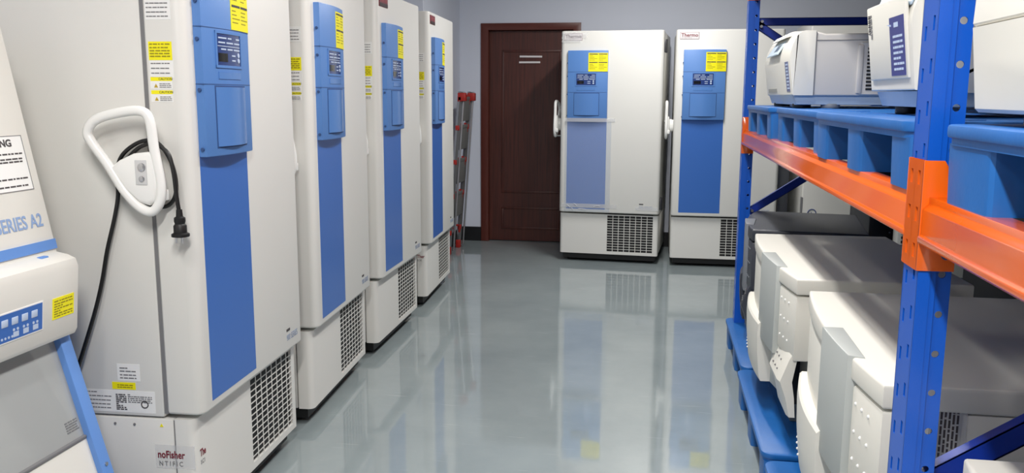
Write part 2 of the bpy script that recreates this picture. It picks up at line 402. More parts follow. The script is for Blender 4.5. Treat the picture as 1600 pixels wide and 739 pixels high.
    ft.prism([(.418, .10), (.004, .10)]+[(.030+.026*math.cos(a), sb+.026-.026*math.sin(a)) for a in (PI, PI*.9, PI*.8, PI*.7, PI*.6, PI*.5)]+[(.418, sb)], 'z', ZB, ZD-.016)
    ft.box(.418, .808, sb, sb+.0105, ZB, .098); ft.box(.418, .808, sb, sb+.0105, .412, ZD-.016)
    ft.prism([(.808, sb), (FW-.016, sb), (FW-.006, sb+.008), (FW-.004, .10), (.808, .10)], 'z', ZB, ZD-.016)
    ft.obj('front_panel', WHITE, bs)
    MB().box(.412, .814, sb+.011, .104, .092, .418).obj('grille_recess', BLACK, bs)
    g = MB(); nc, nr = 8, 14; gx0, gx1, gz0, gz1 = .418, .808, .098, .412; cw = (gx1-gx0)/nc; ch = (gz1-gz0)/nr
    for i in range(1, nc): g.box(gx0+i*cw-.0025, gx0+i*cw+.0025, sb+.0006, sb+.0022, gz0, gz1)
    for j in range(1, nr): g.box(gx0, gx1, sb+.0009, sb+.0020, gz0+j*ch-.0021, gz0+j*ch+.0021)
    g.obj('grille', WHITE, bs)
    kp = MB().box(.03, FW-.03, .07, FD-.04, .022, ZB+.004); kp.obj('kick_recess', BLACK, r)
    for cx in (.09, FW-.09):
        for cy in (.12, FD-.1):
            MB().cyl((cx-.014, cy, .030), (cx+.014, cy, .030), .0295, n=18, bev=.004).box(cx-.02, cx+.02, cy-.02, cy+.02, .045, ZB).obj('caster', BLACKR, r)
    # hinges on the right
    for z in (.52, 1.84):
        MB().box(FW-.002, FW+.014, .06, .16, z-.05, z+.05, .004, 2).cyl((FW+.013, .115, z-.055), (FW+.013, .115, z+.055), .009).obj('hinge', mat('dark_hinge', (70, 70, 74), .4, metal=.5), r)
    # handle: an inclined loop standing off the left side, on a shield-shaped hub
    hx = -.058
    lp = [(.280, 1.318), (.252, 1.352), (.185, 1.372), (.115, 1.379), (.086, 1.355), (.077, 1.270), (.062, 1.175), (.068, 1.118), (.096, 1.086), (.135, 1.100), (.180, 1.150), (.225, 1.225), (.268, 1.285)]
    hd = MB().tube([(hx, a, z) for a, z in lp], .0145, n=12, closed=True, smooth=4, flat=.9, side=(1, 0, 0)).obj('handle_loop', HANDLE, r)
    sh = [(.215, 1.215), (.185, 1.236), (.140, 1.256), (.085, 1.262), (.070, 1.250), (.068, 1.160), (.078, 1.118), (.100, 1.104), (.130, 1.112), (.170, 1.148)]
    cen = (.125, 1.19); rings = []
    for xx, sc in ((-.001, .62), (-.03, .70), (-.038, 1.0), (-.058, 1.0), (-.066, .92), (-.068, .84)):
        rings.append([(xx, cen[0]+(a-cen[0])*sc, cen[1]+(z-cen[1])*sc) for a, z in sh])
    hub = MB().loft(rings).obj('handle_hub', HANDLE, r, ang=50)
    MB().box(-.0705, -.066, .098, .134, 1.165, 1.238, .008, 3).obj('lock_plate', mat('grey_white_plastic', (205, 205, 205), .4), hub)
    MB().cyl((-.074, .112, 1.217), (-.068, .112, 1.217), .0125, bev=.002).box(-.0755, -.07, .106, .119, 1.213, 1.221).obj('lock', STEEL, hub)
    MB().cyl((-.0735, .114, 1.183), (-.068, .114, 1.183), .009, bev=.002).obj('lock_button', STEEL, hub)
    MB().box(-.050, -.028, .052, .070, 1.118, 1.150, .004, 2).obj('latch_tab', HANDLE, hub)
    # side stickers on the door edge
    if 'stickers' in opt:
        X = -.0004
        MB().box(X-.0004, .002, .036, .108, 1.525, 1.578).obj('yellow_sticker', YELLOW, dr)
        lines(SIDE(.108, 1.525, X-.0004), .004, .066, [.044, .034, .025, .017, .009], .0035, 3).obj('sticker_print', YPRINT, dr)
        MB().box(X-.0003, .002, .034, .107, 1.474, 1.524).obj('white_sticker', PAPER, dr)
        lines(SIDE(.107, 1.474, X-.0003), .004, .062, [.040, .026, .012], .003, 4).obj('sticker_print', PRINT, dr)
        for z in (1.443, 1.405):
            MB().box(X-.0003, .002, .040, .108, z-.001, z+.034).obj('caution_sticker', PAPER, dr)
            MB().box(X-.0007, .002, .041, .107, z+.022, z+.033).obj('caution_band', YELLOW, dr)
            text('caution_lettering', 'CAUTION', .0095, DARKPRINT, dr, SIDE(.082, z+.0245, X-.0009))
            MB().prism([(.085+.012, z+.003), (.085, z+.003), (.091, z+.014)], 'x', X-.001, X).obj('hazard_triangle', mat('amber_ink', (190, 160, 40), .5), dr)
            lines(SIDE(.080, z, X-.0004), .0, .036, [.013, .008, .003], .002, 5).obj('sticker_print', PRINT, dr)
        MB().box(X-.0003, .002, .034, .112, 1.64, 1.70).obj('white_sticker', PAPER, dr)
        lines(SIDE(.112, 1.64, X-.0004), .004, .07, [.045, .033, .02, .008], .003, 9).obj('sticker_print', PRINT, dr)
    return r
def left(i, x, y, th, label, opt): return freezer(label, x, y, PI/2+th, opt)
F1 = left(0, -1.358, 2.371, .042, 'nearest white freezer of the left row, black power cord hung round its handle', ('stickers',))
F2 = left(1, -1.3967, 3.4033, .0609, 'second white freezer of the left row, right after the one with the cord', ('stickers',))
F3 = left(2, -1.4381, 4.4257, .0139, 'third white freezer of the left row, nearer of the two with maroon badges', ('stickers', 'dark_badge'))
F4 = left(3, -1.4622, 5.5629, .0483, 'farthest white freezer of the left row, standing beside the red and silver ladder', ('stickers', 'dark_badge'))
F5 = freezer('white freezer overlapping the brown door, its blue stripe under clear film', -.8025, 7.402, -.078, ('film',))
F6 = freezer('white freezer at the back wall, partly hidden by the far blue rack post', .1500, 7.312, .004, ())

# extras on single freezers
def ch(root, name): return [c for c in root.children if c.name.split('.')[0] == name][0]
b1 = ch(F1, 'base_cabinet'); d1 = ch(F1, 'cabinet_body')
MB().box(.0036, .0066, .040, .170, .258, .335).obj('clear_tape_strip', TAPE, b1)
text('tape_lettering', 'noFisher', .034, REDINK, b1, SIDE(.163, .292, .0032), bold=.0006, sx=.76)
text('tape_lettering', 'NTIFIC', .022, PRINT, b1, SIDE(.160, .266, .0032), space=1.5, sx=.85)
text('tape_lettering', 'The', .034, REDINK, b1, FRONT(.028, .290, .0335), bold=.0006, sx=.7)
text('tape_lettering', 'SCI', .020, PRINT, b1, FRONT(.030, .264, .0335), sx=.8, space=1.3)
MB().box(.0037, .0062, .0995, .103, ZB, ZD-.02).obj('panel_seam', GASKET, b1)
MB().prism([(.151, .394), (.139, .394), (.145, .404)], 'x', .0045, .006).obj('hazard_triangle', YELLOW, b1)
for yy in (.235, .30): MB().cyl((.003, yy, .398), (.007, yy, .398), .004, n=12).obj('screw', GASKET, b1)
X = .0032
MB().box(X, .0045, .160, .405, .437, .508).obj('rating_plate', PAPER, d1)
lines(SIDE(.290, .44, X), .0, .035, [.005+.006*k for k in range(9)], .0035, 11).obj('rating_print', DARKPRINT, d1)
lines(SIDE(.250, .44, X), .0, .08, [.03+.006*k for k in range(5)], .003, 12).obj('rating_print', PRINT, d1)
lines(SIDE(.395, .44, X), .0, .09, [.008, .02, .033, .046, .059], .003, 13).obj('rating_print', PRINT, d1)
MB().tube([(X, .195+.011*math.cos(a), .465+.011*math.sin(a)) for a in [2*PI*k/16 for k in range(16)]], .002, n=6, closed=True, smooth=0).obj('certification_ring', DARKPRINT, d1)
MB().box(X, .0045, .222, .300, .512, .535).obj('yellow_sticker', YELLOW, d1)
lines(SIDE(.29, .512, X), .008, .06, [.013, .006], .003, 14).obj('sticker_print', YPRINT, d1)
MB().box(X, .0045, .205, .280, .540, .595).obj('white_sticker', PAPER, d1)
lines(SIDE(.275, .54, X), .004, .06, [.04, .03, .018, .008], .0035, 15).obj('sticker_print', PRINT, d1)
b4 = ch(F4, 'base_cabinet')
text('tape_lettering', 'Ther', .032, REDINK, b4, SIDE(.10, .340, .0034), bold=.0006, sx=.8)
text('tape_lettering', 'SCIE', .018, PRINT, b4, SIDE(.10, .318, .0034), sx=.9)
# clear film and tape on the freezer beside the door
d5 = ch(F5, 'door'); c5 = ch(F5, 'control_panel')
MB().box(.045, .440, -.0032, -.0026, .445, 1.215).obj('clear_film', FILM, d5)
MB().box(.02, .50, -.0045, -.0036, .478, .512).obj('clear_tape_strip', TAPE, d5)
MB().box(.66, .85, -.0045, -.0036, .470, .50, M=None).obj('clear_tape_strip', TAPE, d5)
tp = patch(.05, .40, 1.212, 1.243, .003, .0006); tp.box(.395, .47, -.006, -.0054, 1.212, 1.240); tp.obj('clear_tape_strip', TAPE, d5)
rn = random.Random(4); rk = bmesh.new(); NX, NZ = 12, 8
vs = [[rk.verts.new((.01+.21*i/NX+rn.uniform(-.006, .006), -.006-rn.random()*.008, 1.872+.083*j/NZ+rn.uniform(-.005, .005))) for j in range(NZ+1)] for i in range(NX+1)]
for i in range(NX):
    for j in range(NZ):
        if not (i > 8 and (j < 3 or j > 6)): rk.faces.new((vs[i][j], vs[i+1][j], vs[i+1][j+1], vs[i][j+1]))
MB().add(rk).obj('crumpled_tape', TAPE, d5, ang=180)
wr = MB()
for (xa, xb, za, zb) in ((.07, .10, .50, .475), (.11, .13, .475, .452), (.17, .24, .468, .462), (.30, .36, .49, .497), (.13, .16, .512, .49)):
    wr.tube([(xa, -.004, za), ((xa+xb)/2, -.0075, (za+zb)/2+.004), (xb, -.004, zb)], .0022, n=6, smooth=3)
wr.obj('film_crease', mat('bright_crease', (245, 246, 248), .12, alpha=.7), d5)

# ------------------------------------------------------------------ power cord hung on the nearest freezer
def Lw(x, y, z): return F1.matrix_basis @ Vector((x, y, z))
bpy.context.view_layer.update()
MW = Matrix.Translation(F1.location) @ Matrix.Rotation(F1.rotation_euler.z, 4, 'Z')
cord = thing('power_cord', 'black power cord with hanging plug, looped round the nearest freezer handle', 'cord', F1.location, F1.rotation_euler.z)
ck = MB()
ck.tube([(-.045, .018, 1.085), (-.046, .023, 1.13), (-.046, .028, 1.20), (-.044, .040, 1.252), (-.040, .062, 1.272), (-.030, .085, 1.284), (-.022, .11, 1.284), (-.018, .15, 1.268), (-.016, .185, 1.235), (-.016, .20, 1.20),
         (-.016, .185, 1.15), (-.016, .150, 1.115), (-.016, .110, 1.097), (-.018, .070, 1.098), (-.020, .043, 1.125), (-.022, .035, 1.17), (-.022, .045, 1.225), (-.024, .07, 1.272), (-.020, .105, 1.292), (-.014, .155, 1.283), (-.014, .205, 1.245), (-.014, .225, 1.19), (-.014, .225, 1.13),
         (-.016, .240, 1.06), (-.018, .270, .96), (-.018, .295, .86), (-.022, .325, .76), (-.03, .375, .62), (-.05, .43, .45), (-.06, .47, .2), (-.07, .55, .012), (-.1, .7, .009)], .0062, n=8, smooth=5)
ck.obj('cable', BLACKR, cord)
pg = MB(); pg.loft([[(-.045+a*math.cos(t), .018+a*math.sin(t), z) for t in [2*PI*k/12 for k in range(12)]] for z, a in ((1.092, .0085), (1.072, .010), (1.068, .016), (1.058, .0165), (1.050, .0145), (1.044, .019), (1.024, .019), (1.020, .026), (1.012, .026), (1.010, .018))])
pg.obj('plug', BLACK, cord, ang=40)
pp = MB(); pp.box(-.052, -.0505, .006, .012, .992, 1.012); pp.box(-.052, -.0505, .026, .032, .992, 1.012); pp.box(-.036, -.0345, .016, .022, .992, 1.012); pp.obj('plug_prong', STEEL, cord)

# ------------------------------------------------------------------ biosafety cabinet at the left edge
YB = 2.18; BL = 1.30
B = thing('safety_cabinet', 'white sloping-front biosafety cabinet with blue trim at the left edge', 'cabinet', (-1.60, YB-BL, 0), PI/2)
# local: x along the front (BL = far end), y into the cabinet, z up
fx = lambda wx: -(wx+1.60)
hood = MB().prism([(fx(-1.79), 1.618), (.74, 1.618), (.74, .80), (fx(-1.66), .80), (fx(-1.671), .985)], 'x', 0, BL, capbev=.006); hood = hood.obj('hood', WHITE2, B)
nz = Vector((0, fx(-1.79)-fx(-1.671), 1.618-.985)).normalized()      # up along the hood slope
HP = lambda x, up, off=.0: frame(Vector((x, fx(-1.671), .985))+nz*up+Vector((0, -1, .19)).normalized()*off, (1, 0, 0), nz)
MB().box(0, BL-.002, .008, .036, 0, .004, M=HP(0, 0)).obj('blue_trim', BSCBLUE, hood)
text('series_lettering', '1300 SERIES A2', .052, mat('blue_grey_lettering', (140, 165, 205), .5), hood, HP(BL-.030, .078, .001), align='RIGHT', bold=.0008, sx=.8)
wl = MB(); plate(wl, HP(BL-.282, .182, 0), 0, .25, 0, .152, .0012); wl.obj('warning_label', PAPER, hood)
bd = MB()
for a in ((0, .25, 0, .002), (0, .25, .15, .152), (0, .002, 0, .152), (.248, .25, 0, .152)): bd.box(a[0], a[1], a[2], a[3], .001, .0018, M=HP(BL-.282, .182, 0))
bd.obj('label_border', PRINT, hood)
text('warning_lettering', 'WARNING', .027, DARKPRINT, hood, HP(BL-.147, .305, .0014), bold=.001, align='CENTER', sx=1.1)
lines(HP(BL-.282, .182, 0), .012, .238, [.108, .100, .086, .078, .070, .062, .048, .032, .020, .012], .0042, 21, t=.0018).obj('warning_print', DARKPRINT, hood)
bx = [(fx(-1.672), .985), (fx(-1.635), .978), (fx(-1.612), .968), (fx(-1.605), .945), (fx(-1.624), .762), (fx(-1.632), .748), (fx(-1.668), .742), (.12, .742), (.12, .985)]
con = MB().prism(bx, 'x', 0, BL, capbev=.008); con = con.obj('control_console', WHITE2, B)
cz = Vector((0, fx(-1.605)-fx(-1.624), .945-.762)).normalized()
CP = lambda x, up, off=.0: frame(Vector((x, fx(-1.624), .762))+cz*up+Vector((0, -1, -.1)).normalized()*off, (1, 0, 0), cz)
MB().box(0, .48, 0, .082, 0, .0016, .0006, 1, M=CP(BL-.63, .034)).obj('keypad_border', PAPER, con)
MB().box(.004, .476, .004, .078, 0, .0020, M=CP(BL-.63, .034)).obj('keypad', STRIPE, con)
ky = MB()
for k in range(5):
    ky.box(.29+.036*k, .313+.036*k, .044, .064, 0, .0032, .002, 2, M=CP(BL-.63, .034))
for k in range(8):
    ky.cyl(CP(BL-.63, .034) @ Vector((.28+.012*k, .014, .001)), CP(BL-.63, .034) @ Vector((.28+.012*k, .014, .0027)), .0035, n=10)
for k in range(3):
    for q in (0, .014): ky.cyl(CP(BL-.63, .034) @ Vector((.37+.036*k+q, .030, .001)), CP(BL-.63, .034) @ Vector((.37+.036*k+q, .030, .0027)), .004, n=10)
    ky.box(.368+.036*k, .388+.036*k, .010, .024, 0, .0024, M=CP(BL-.63, .034))
ky.obj('keypad_button', PALETEXT, con)
MB().box(0, .088, 0, .060, 0, .0012, M=CP(BL-.112, .050)).obj('yellow_sticker', YELLOW, con)
lines(CP(BL-.112, .050), .006, .082, [.049, .041, .034, .027, .020, .013, .006], .0035, 23, t=.0016).obj('sticker_print', YPRINT, con)
MB().box(BL-.10, BL-.07, .045, .062, .9755, .984, .002, 1).obj('console_clip', BSCBLUE, con)
# side pillar, sash and lower front
slope = lambda z: fx(-1.655)-(.735-z)*.27
pl = MB().prism([(slope(.735), .742), (slope(.06)+0, .06), (slope(.06)+.045, .06), (.74, .06), (.74, .80), (.1, .80)], 'x', BL-.045, BL, capbev=.003)
pl.obj('side_pillar', BSCBLUE, B)
gd = MB(); gd.prism([(slope(.735)+.02, .74), (slope(.455)+.02, .455), (slope(.455)+.028, .455), (slope(.735)+.028, .74)], 'x', .045, BL-.045); gd.obj('sash_glass', GLASSGREY, B)
lo = MB().prism([(slope(.445)+.018, .450), (slope(.08)+.018, .08), (slope(.08)+.06, .08), (.6, .08), (.6, .450)], 'x', .02, BL-.045); lo.obj('lower_front', WHITE2, B)
MB().box(.02, BL-.045, -.004, .012, -.005, .005, .003, 2, M=Matrix.Translation((0, slope(.45)+.016, .452))).obj('sash_rail', GASKET, B)
sz = Vector((0, slope(.735)-slope(.455), .28)).normalized()
SP = lambda x, z: frame((x, slope(z)+.0195, z), (1, 0, 0), sz)
lines(SP(BL-.105, .478), 0, .05, [.03, .023, .016, .009, .002], .0035, 25, t=.0008).obj('sash_print', PRINT, B)
MB().box(.0, .04, .05, .7, .0, .08).box(BL-.045, BL, slope(.06)+.02, .72, 0, .075).box(.02, BL-.06, .62, .70, .02, 1.0).obj('base_frame', WHITE2, B)
MB().cyl((BL-.022, slope(.36)-.004, .36), (BL-.022, slope(.36)+.004, .36), .006).obj('pillar_screw', STEEL, B)

# ------------------------------------------------------------------ folding ladder by the column
Ld = thing('step_ladder', 'folded silver step ladder with red plastic joints, leaning by the column', 'ladder', (-1.815, 7.90, 0), 0)
top = Vector((.085, .16, 1.46))
def lpnt(t, w, off=0.0): return Vector((off, -.40*w, 0))+top*t
for wv, nm in ((0, 'front_rail'), (1, 'front_rail')):
    mb = MB(); a = lpnt(.02, wv); b_ = lpnt(1, wv); mb.prism([(-.012, -.02), (.012, -.02), (.012, .02), (-.012, .02)], 'z', 0, (b_-a).length, M=Matrix.Translation(a) @ (b_-a).to_track_quat('Z', 'Y').to_matrix().to_4x4()); mb.obj(nm, ALU, Ld)
    mb = MB(); a = lpnt(.02, wv, .035)+Vector((0, .045, 0)); b_ = lpnt(1, wv, .03)+Vector((0, .01, 0)); mb.cyl(a, b_, .009, n=10); mb.obj('rear_rail', ALU, Ld)
    for t in (.03,):
        p = lpnt(t, wv); MB().box(p.x-.022, p.x+.02, p.y-.028, p.y+.028, 0, .075, .005, 2).obj('foot', RED, Ld)
    p = lpnt(.98, wv); MB().box(p.x-.02, p.x+.055, p.y-.028, p.y+.03, p.z-.055, p.z+.02, .008, 2).obj('hinge_cap', RED, Ld)
    for t in (.135, .36, .57, .78, .955):
        p = lpnt(t, wv); s_ = -1 if wv == 0 else 1
        br = MB().box(p.x-.018, p.x+.016, p.y-.024, p.y+.024, p.z-.022, p.z+.022, .004, 2)
        br.tube([(p.x, p.y+s_*.02, p.z-.05), (p.x, p.y+s_*.035, p.z), (p.x, p.y+s_*.07, p.z+.025), (p.x, p.y+s_*.11, p.z+.028)], .010, n=8, smooth=3); br.obj('joint', RED, Ld)
for t in (.36, .57, .78, .955):
    a = lpnt(t, 0); b_ = lpnt(t, 1)
    MB().box(a.x-.008, a.x+.008, b_.y+.03, a.y-.03, a.z-.20, a.z+.012, .004, 2).box(a.x-.012, a.x+.012, b_.y+.02, a.y-.02, a.z-.01, a.z+.022, .004, 2).obj('tread', TREADGREY, Ld)

# ------------------------------------------------------------------ pallet rack
RXF = .48; RD = .97; NPY, FPY = 1.685, 4.99
Rk = thing('pallet_rack', 'blue and orange steel pallet rack along the right side', 'rack', (0, 0, 0))
def upright(x, y, s, z1=2.7):
    """s=+1: face towards -x; s=-1: towards +x"""
    mb = MB(); W_ = .09; P = .075
    Mf = Matrix.Translation((x, y, 0)) @ Matrix.Rotation(-s*PI/2, 4, 'Z')     # local XZ plate, Y into the post
    mb.holed(W_, .02, z1, P, [(.022, .0055, .013, False), (.038, .0055, .013, False)] if s > 0 else [(.038, .0055, .013, False), (.022, .0055, .013, False)], .003, Mf)
    for sy in (-1, 1):
        yy = y+sy*.045
        mb.box(min(x, x+s*.022), max(x, x+s*.022), yy-.0015, yy+.0015, .02, z1)
        mb.box(min(x+s*.022, x+s*.032), max(x+s*.022, x+s*.032), min(yy, yy-sy*.012), max(yy, yy-sy*.012), .02, z1)
        Ms = Matrix.Translation((x+s*.043, yy-sy*.004, 0)) @ (Matrix.Identity(4) if sy < 0 else Matrix.Rotation(PI, 4, 'Z'))
        mb.holed(.032, .02, z1, P, [(.04, .0068, .0068, True)], .003, Ms)
    mb.box(min(x-.01*s, x+s*.09), max(x-.01*s, x+s*.09), y-.06, y+.06, 0, .008)
    return mb.obj('upright_post', RACKBLUE, Rk)
for py in (NPY, FPY, NPY-3.30):
    upright(RXF, py, 1); upright(RXF+RD, py, -1)
def brace(y, xa, za, xb, zb, wd=.042, m=None):
    a = Vector((xa, y, za)); d_ = Vector((xb-xa, 0, zb-za)); L_ = d_.length
    Mx = frame(a, d_, (0, 1, 0))       # local x along, local y = +y, local z = perpendicular
    mb = MB().box(0, L_, -.014, -.011, -wd/2, wd/2, M=Mx).box(0, L_, -.014, .014, wd/2-.003, wd/2, M=Mx).box(0, L_, -.014, .014, -wd/2, -wd/2+.003, M=Mx)
    o = mb.obj('brace', m or RACKDARK, Rk)
    for q in (.02, L_-.02):
        MB().cyl(Mx @ Vector((q, -.040, 0)), Mx @ Vector((q, -.011, 0)), .008, n=8).obj('bolt', STEEL, o)
for py in (NPY, FPY, NPY-3.30):
    xa, xb = RXF+.055, RXF+RD-.055; dz = .0 if py == FPY else -.09
    brace(py, xa, 1.83, xb, 1.83)
    brace(py, xa, 1.815, xb, 1.25); brace(py, xa, .785+dz, xb, 1.37+dz); brace(py, xa, .20, xb, .20); brace(py, xa, .74+dz, xb, .24)
def beam(y0, y1, zt, x, s):
    """zt: top of the beam, y0<y1 inner faces of the posts"""
    zb = zt-.085
    pf = [(0, zt-.022), (.004, zt-.018), (.010, zt-.012), (.010, zt), (.050, zt), (.050, zb), (-.002, zb), (-.004, zb+.004), (-.004, zb+.012), (0, zb+.017)]
    pf = [(x+s*(a-.002), z) for a, z in pf]
    o = MB().prism(pf, 'y', y0, y1, bev=.0015, seg=2).obj('beam', ORANGE, Rk)
    for y, sy in ((y0, 1), (y1, -1)):
        za, zc = zt-.135, zt+.065
        cn = MB(); yc = y-sy*.045
        Mf = Matrix.Translation((x-s*.0045, y-sy*.0225, 0)) @ Matrix.Rotation(-s*PI/2, 4, 'Z')
        cn.holed(.044, za+.0, zc, .2/3, [(.034, .007, .013, False)], .004, Mf)
        yf = y+sy*.0006
        cn.prism([(x-s*.0045, za), (x+s*.06, za), (x+s*.06, zt-.09), (x+s*.05, zt-.02), (x+s*.036, zc-.01), (x+s*.03, zc), (x-s*.0045, zc)], 'y', min(yf, yf+sy*.004), max(yf, yf+sy*.004), bev=.001)
        c_ = cn.obj('connector', ORANGE, o)
        MB().cyl((x+s*.044, yf+sy*.003, za+.03), (x+s*.044, yf+sy*.0052, za+.03), .0085, n=14).cyl((x+s*.040, yf+sy*.003, za+.075), (x+s*.040, yf+sy*.0052, za+.075), .006, n=14).obj('connector_hole', SEAM, o)
    return o
ZBM = 1.252; UBM = 2.075
for zt in (ZBM, UBM):
    for (a, b_) in ((NPY+.045, FPY-.045), (NPY-3.30+.045, NPY-.045)):
        beam(a, b_, zt, RXF, 1); beam(a, b_, zt, RXF+RD, -1)

for k in range(8):  # boards out of view, added on the upper beams to cast shadow below
    yk = NPY-3.2+.06+k*.81
    MB().box(RXF+.012, RXF+RD-.012, yk, yk+.79, UBM, UBM+.03, .003, 1).obj('shadow_shelf_board', mat('shadow_board_grey', (150, 152, 155), .5) if k == 0 else bpy.data.materials['shadow_board_grey'], Rk)
# ------------------------------------------------------------------ plastic pallets
def rrect(x0, x1, y0, y1, r, n=5):
    return arc(x1-r, y1-r, r, 0, 90, n)+arc(x0+r, y1-r, r, 90, 180, n)+arc(x0+r, y0+r, r, 180, 270, n)+arc(x1-r, y0+r, r, 270, 360, n)
def pallet(label, x0, y0, z0, h, w=1.0, dep=1.0, group='blue plastic pallets', fw=.145, marks=False, rim=.0):
    r = thing('plastic_pallet', label, 'pallet', (x0, y0, z0), 0, group)
    t = .034
    dk = MB().prism(rrect(0, dep, 0, w, .045), 'z', h-.022, h, capbev=.005)
    dk.prism(rrect(.007, dep-.007, .007, w-.007, .04), 'z', h-t, h-.021)
    for i in range(4):                       # raised anti-slip ribs
        dk.box(.12+.24*i, .16+.24*i, .06, w-.06, h-.001, h+.0015)
    dk.obj('deck', PALLET, r, ang=24)
    ys = (.008, (w-fw)/2, w-fw-.008); xs = (.010, (dep-fw)/2, dep-fw-.010)
    for i, fx_ in enumerate(xs):
        for j, fy in enumerate(ys):
            f = MB(); a = .003
            f.loft([[(px, py, z) for px, py in rrect(fx_+q, fx_+fw-q, fy+q, fy+fw-q, .016, 3)] for z, q in ((0, a), (h-t+.002, 0))])
            f = f.obj('foot', PALLET, r, ang=28)
            if marks and i == 0 and j == 1:
                lines(frame((fx_+.0065, fy+.10, .028), (0, 0, 1), (0, 1, 0)), 0, .06, [-.035, -.022, -.009], .006, 31, t=.002).obj('white_marking', PALLETW, f)
    return r
PZ = ZBM
pallet('blue pallet on the rack beam at its far end, under the farthest centrifuge', .472, 3.80, PZ, .132, .94)
pallet('middle blue pallet on the rack beam, white stencil on its middle foot', .490, 2.76, PZ, .132, .99, marks=True)
pallet('blue pallet on the rack beam just behind the near post, under the compact centrifuge', .470, 1.745, PZ, .132, .99)
pallet('blue pallet on the near orange beam at the right edge of the photo', .478, .575, PZ, .132, 1.0, fw=.20)
pallet('blue floor pallet at the far end of the rack, under the charcoal instrument', .440, 4.10, 0, .15, .96)
pallet('blue floor pallet under the second cream instrument, its front edge bare in the aisle', .418, 3.07, 0, .15, 1.0, marks=True)
pallet('nearest blue floor pallet under the near cream instrument at the bottom of the photo', .418, 2.02, 0, .15, 1.0)
pallet('blue floor pallet under the lowest cream instrument beyond the near post', .49, .62, 0, .15, 1.02)
for yy in (3.80, 2.76, 1.745):
    pass

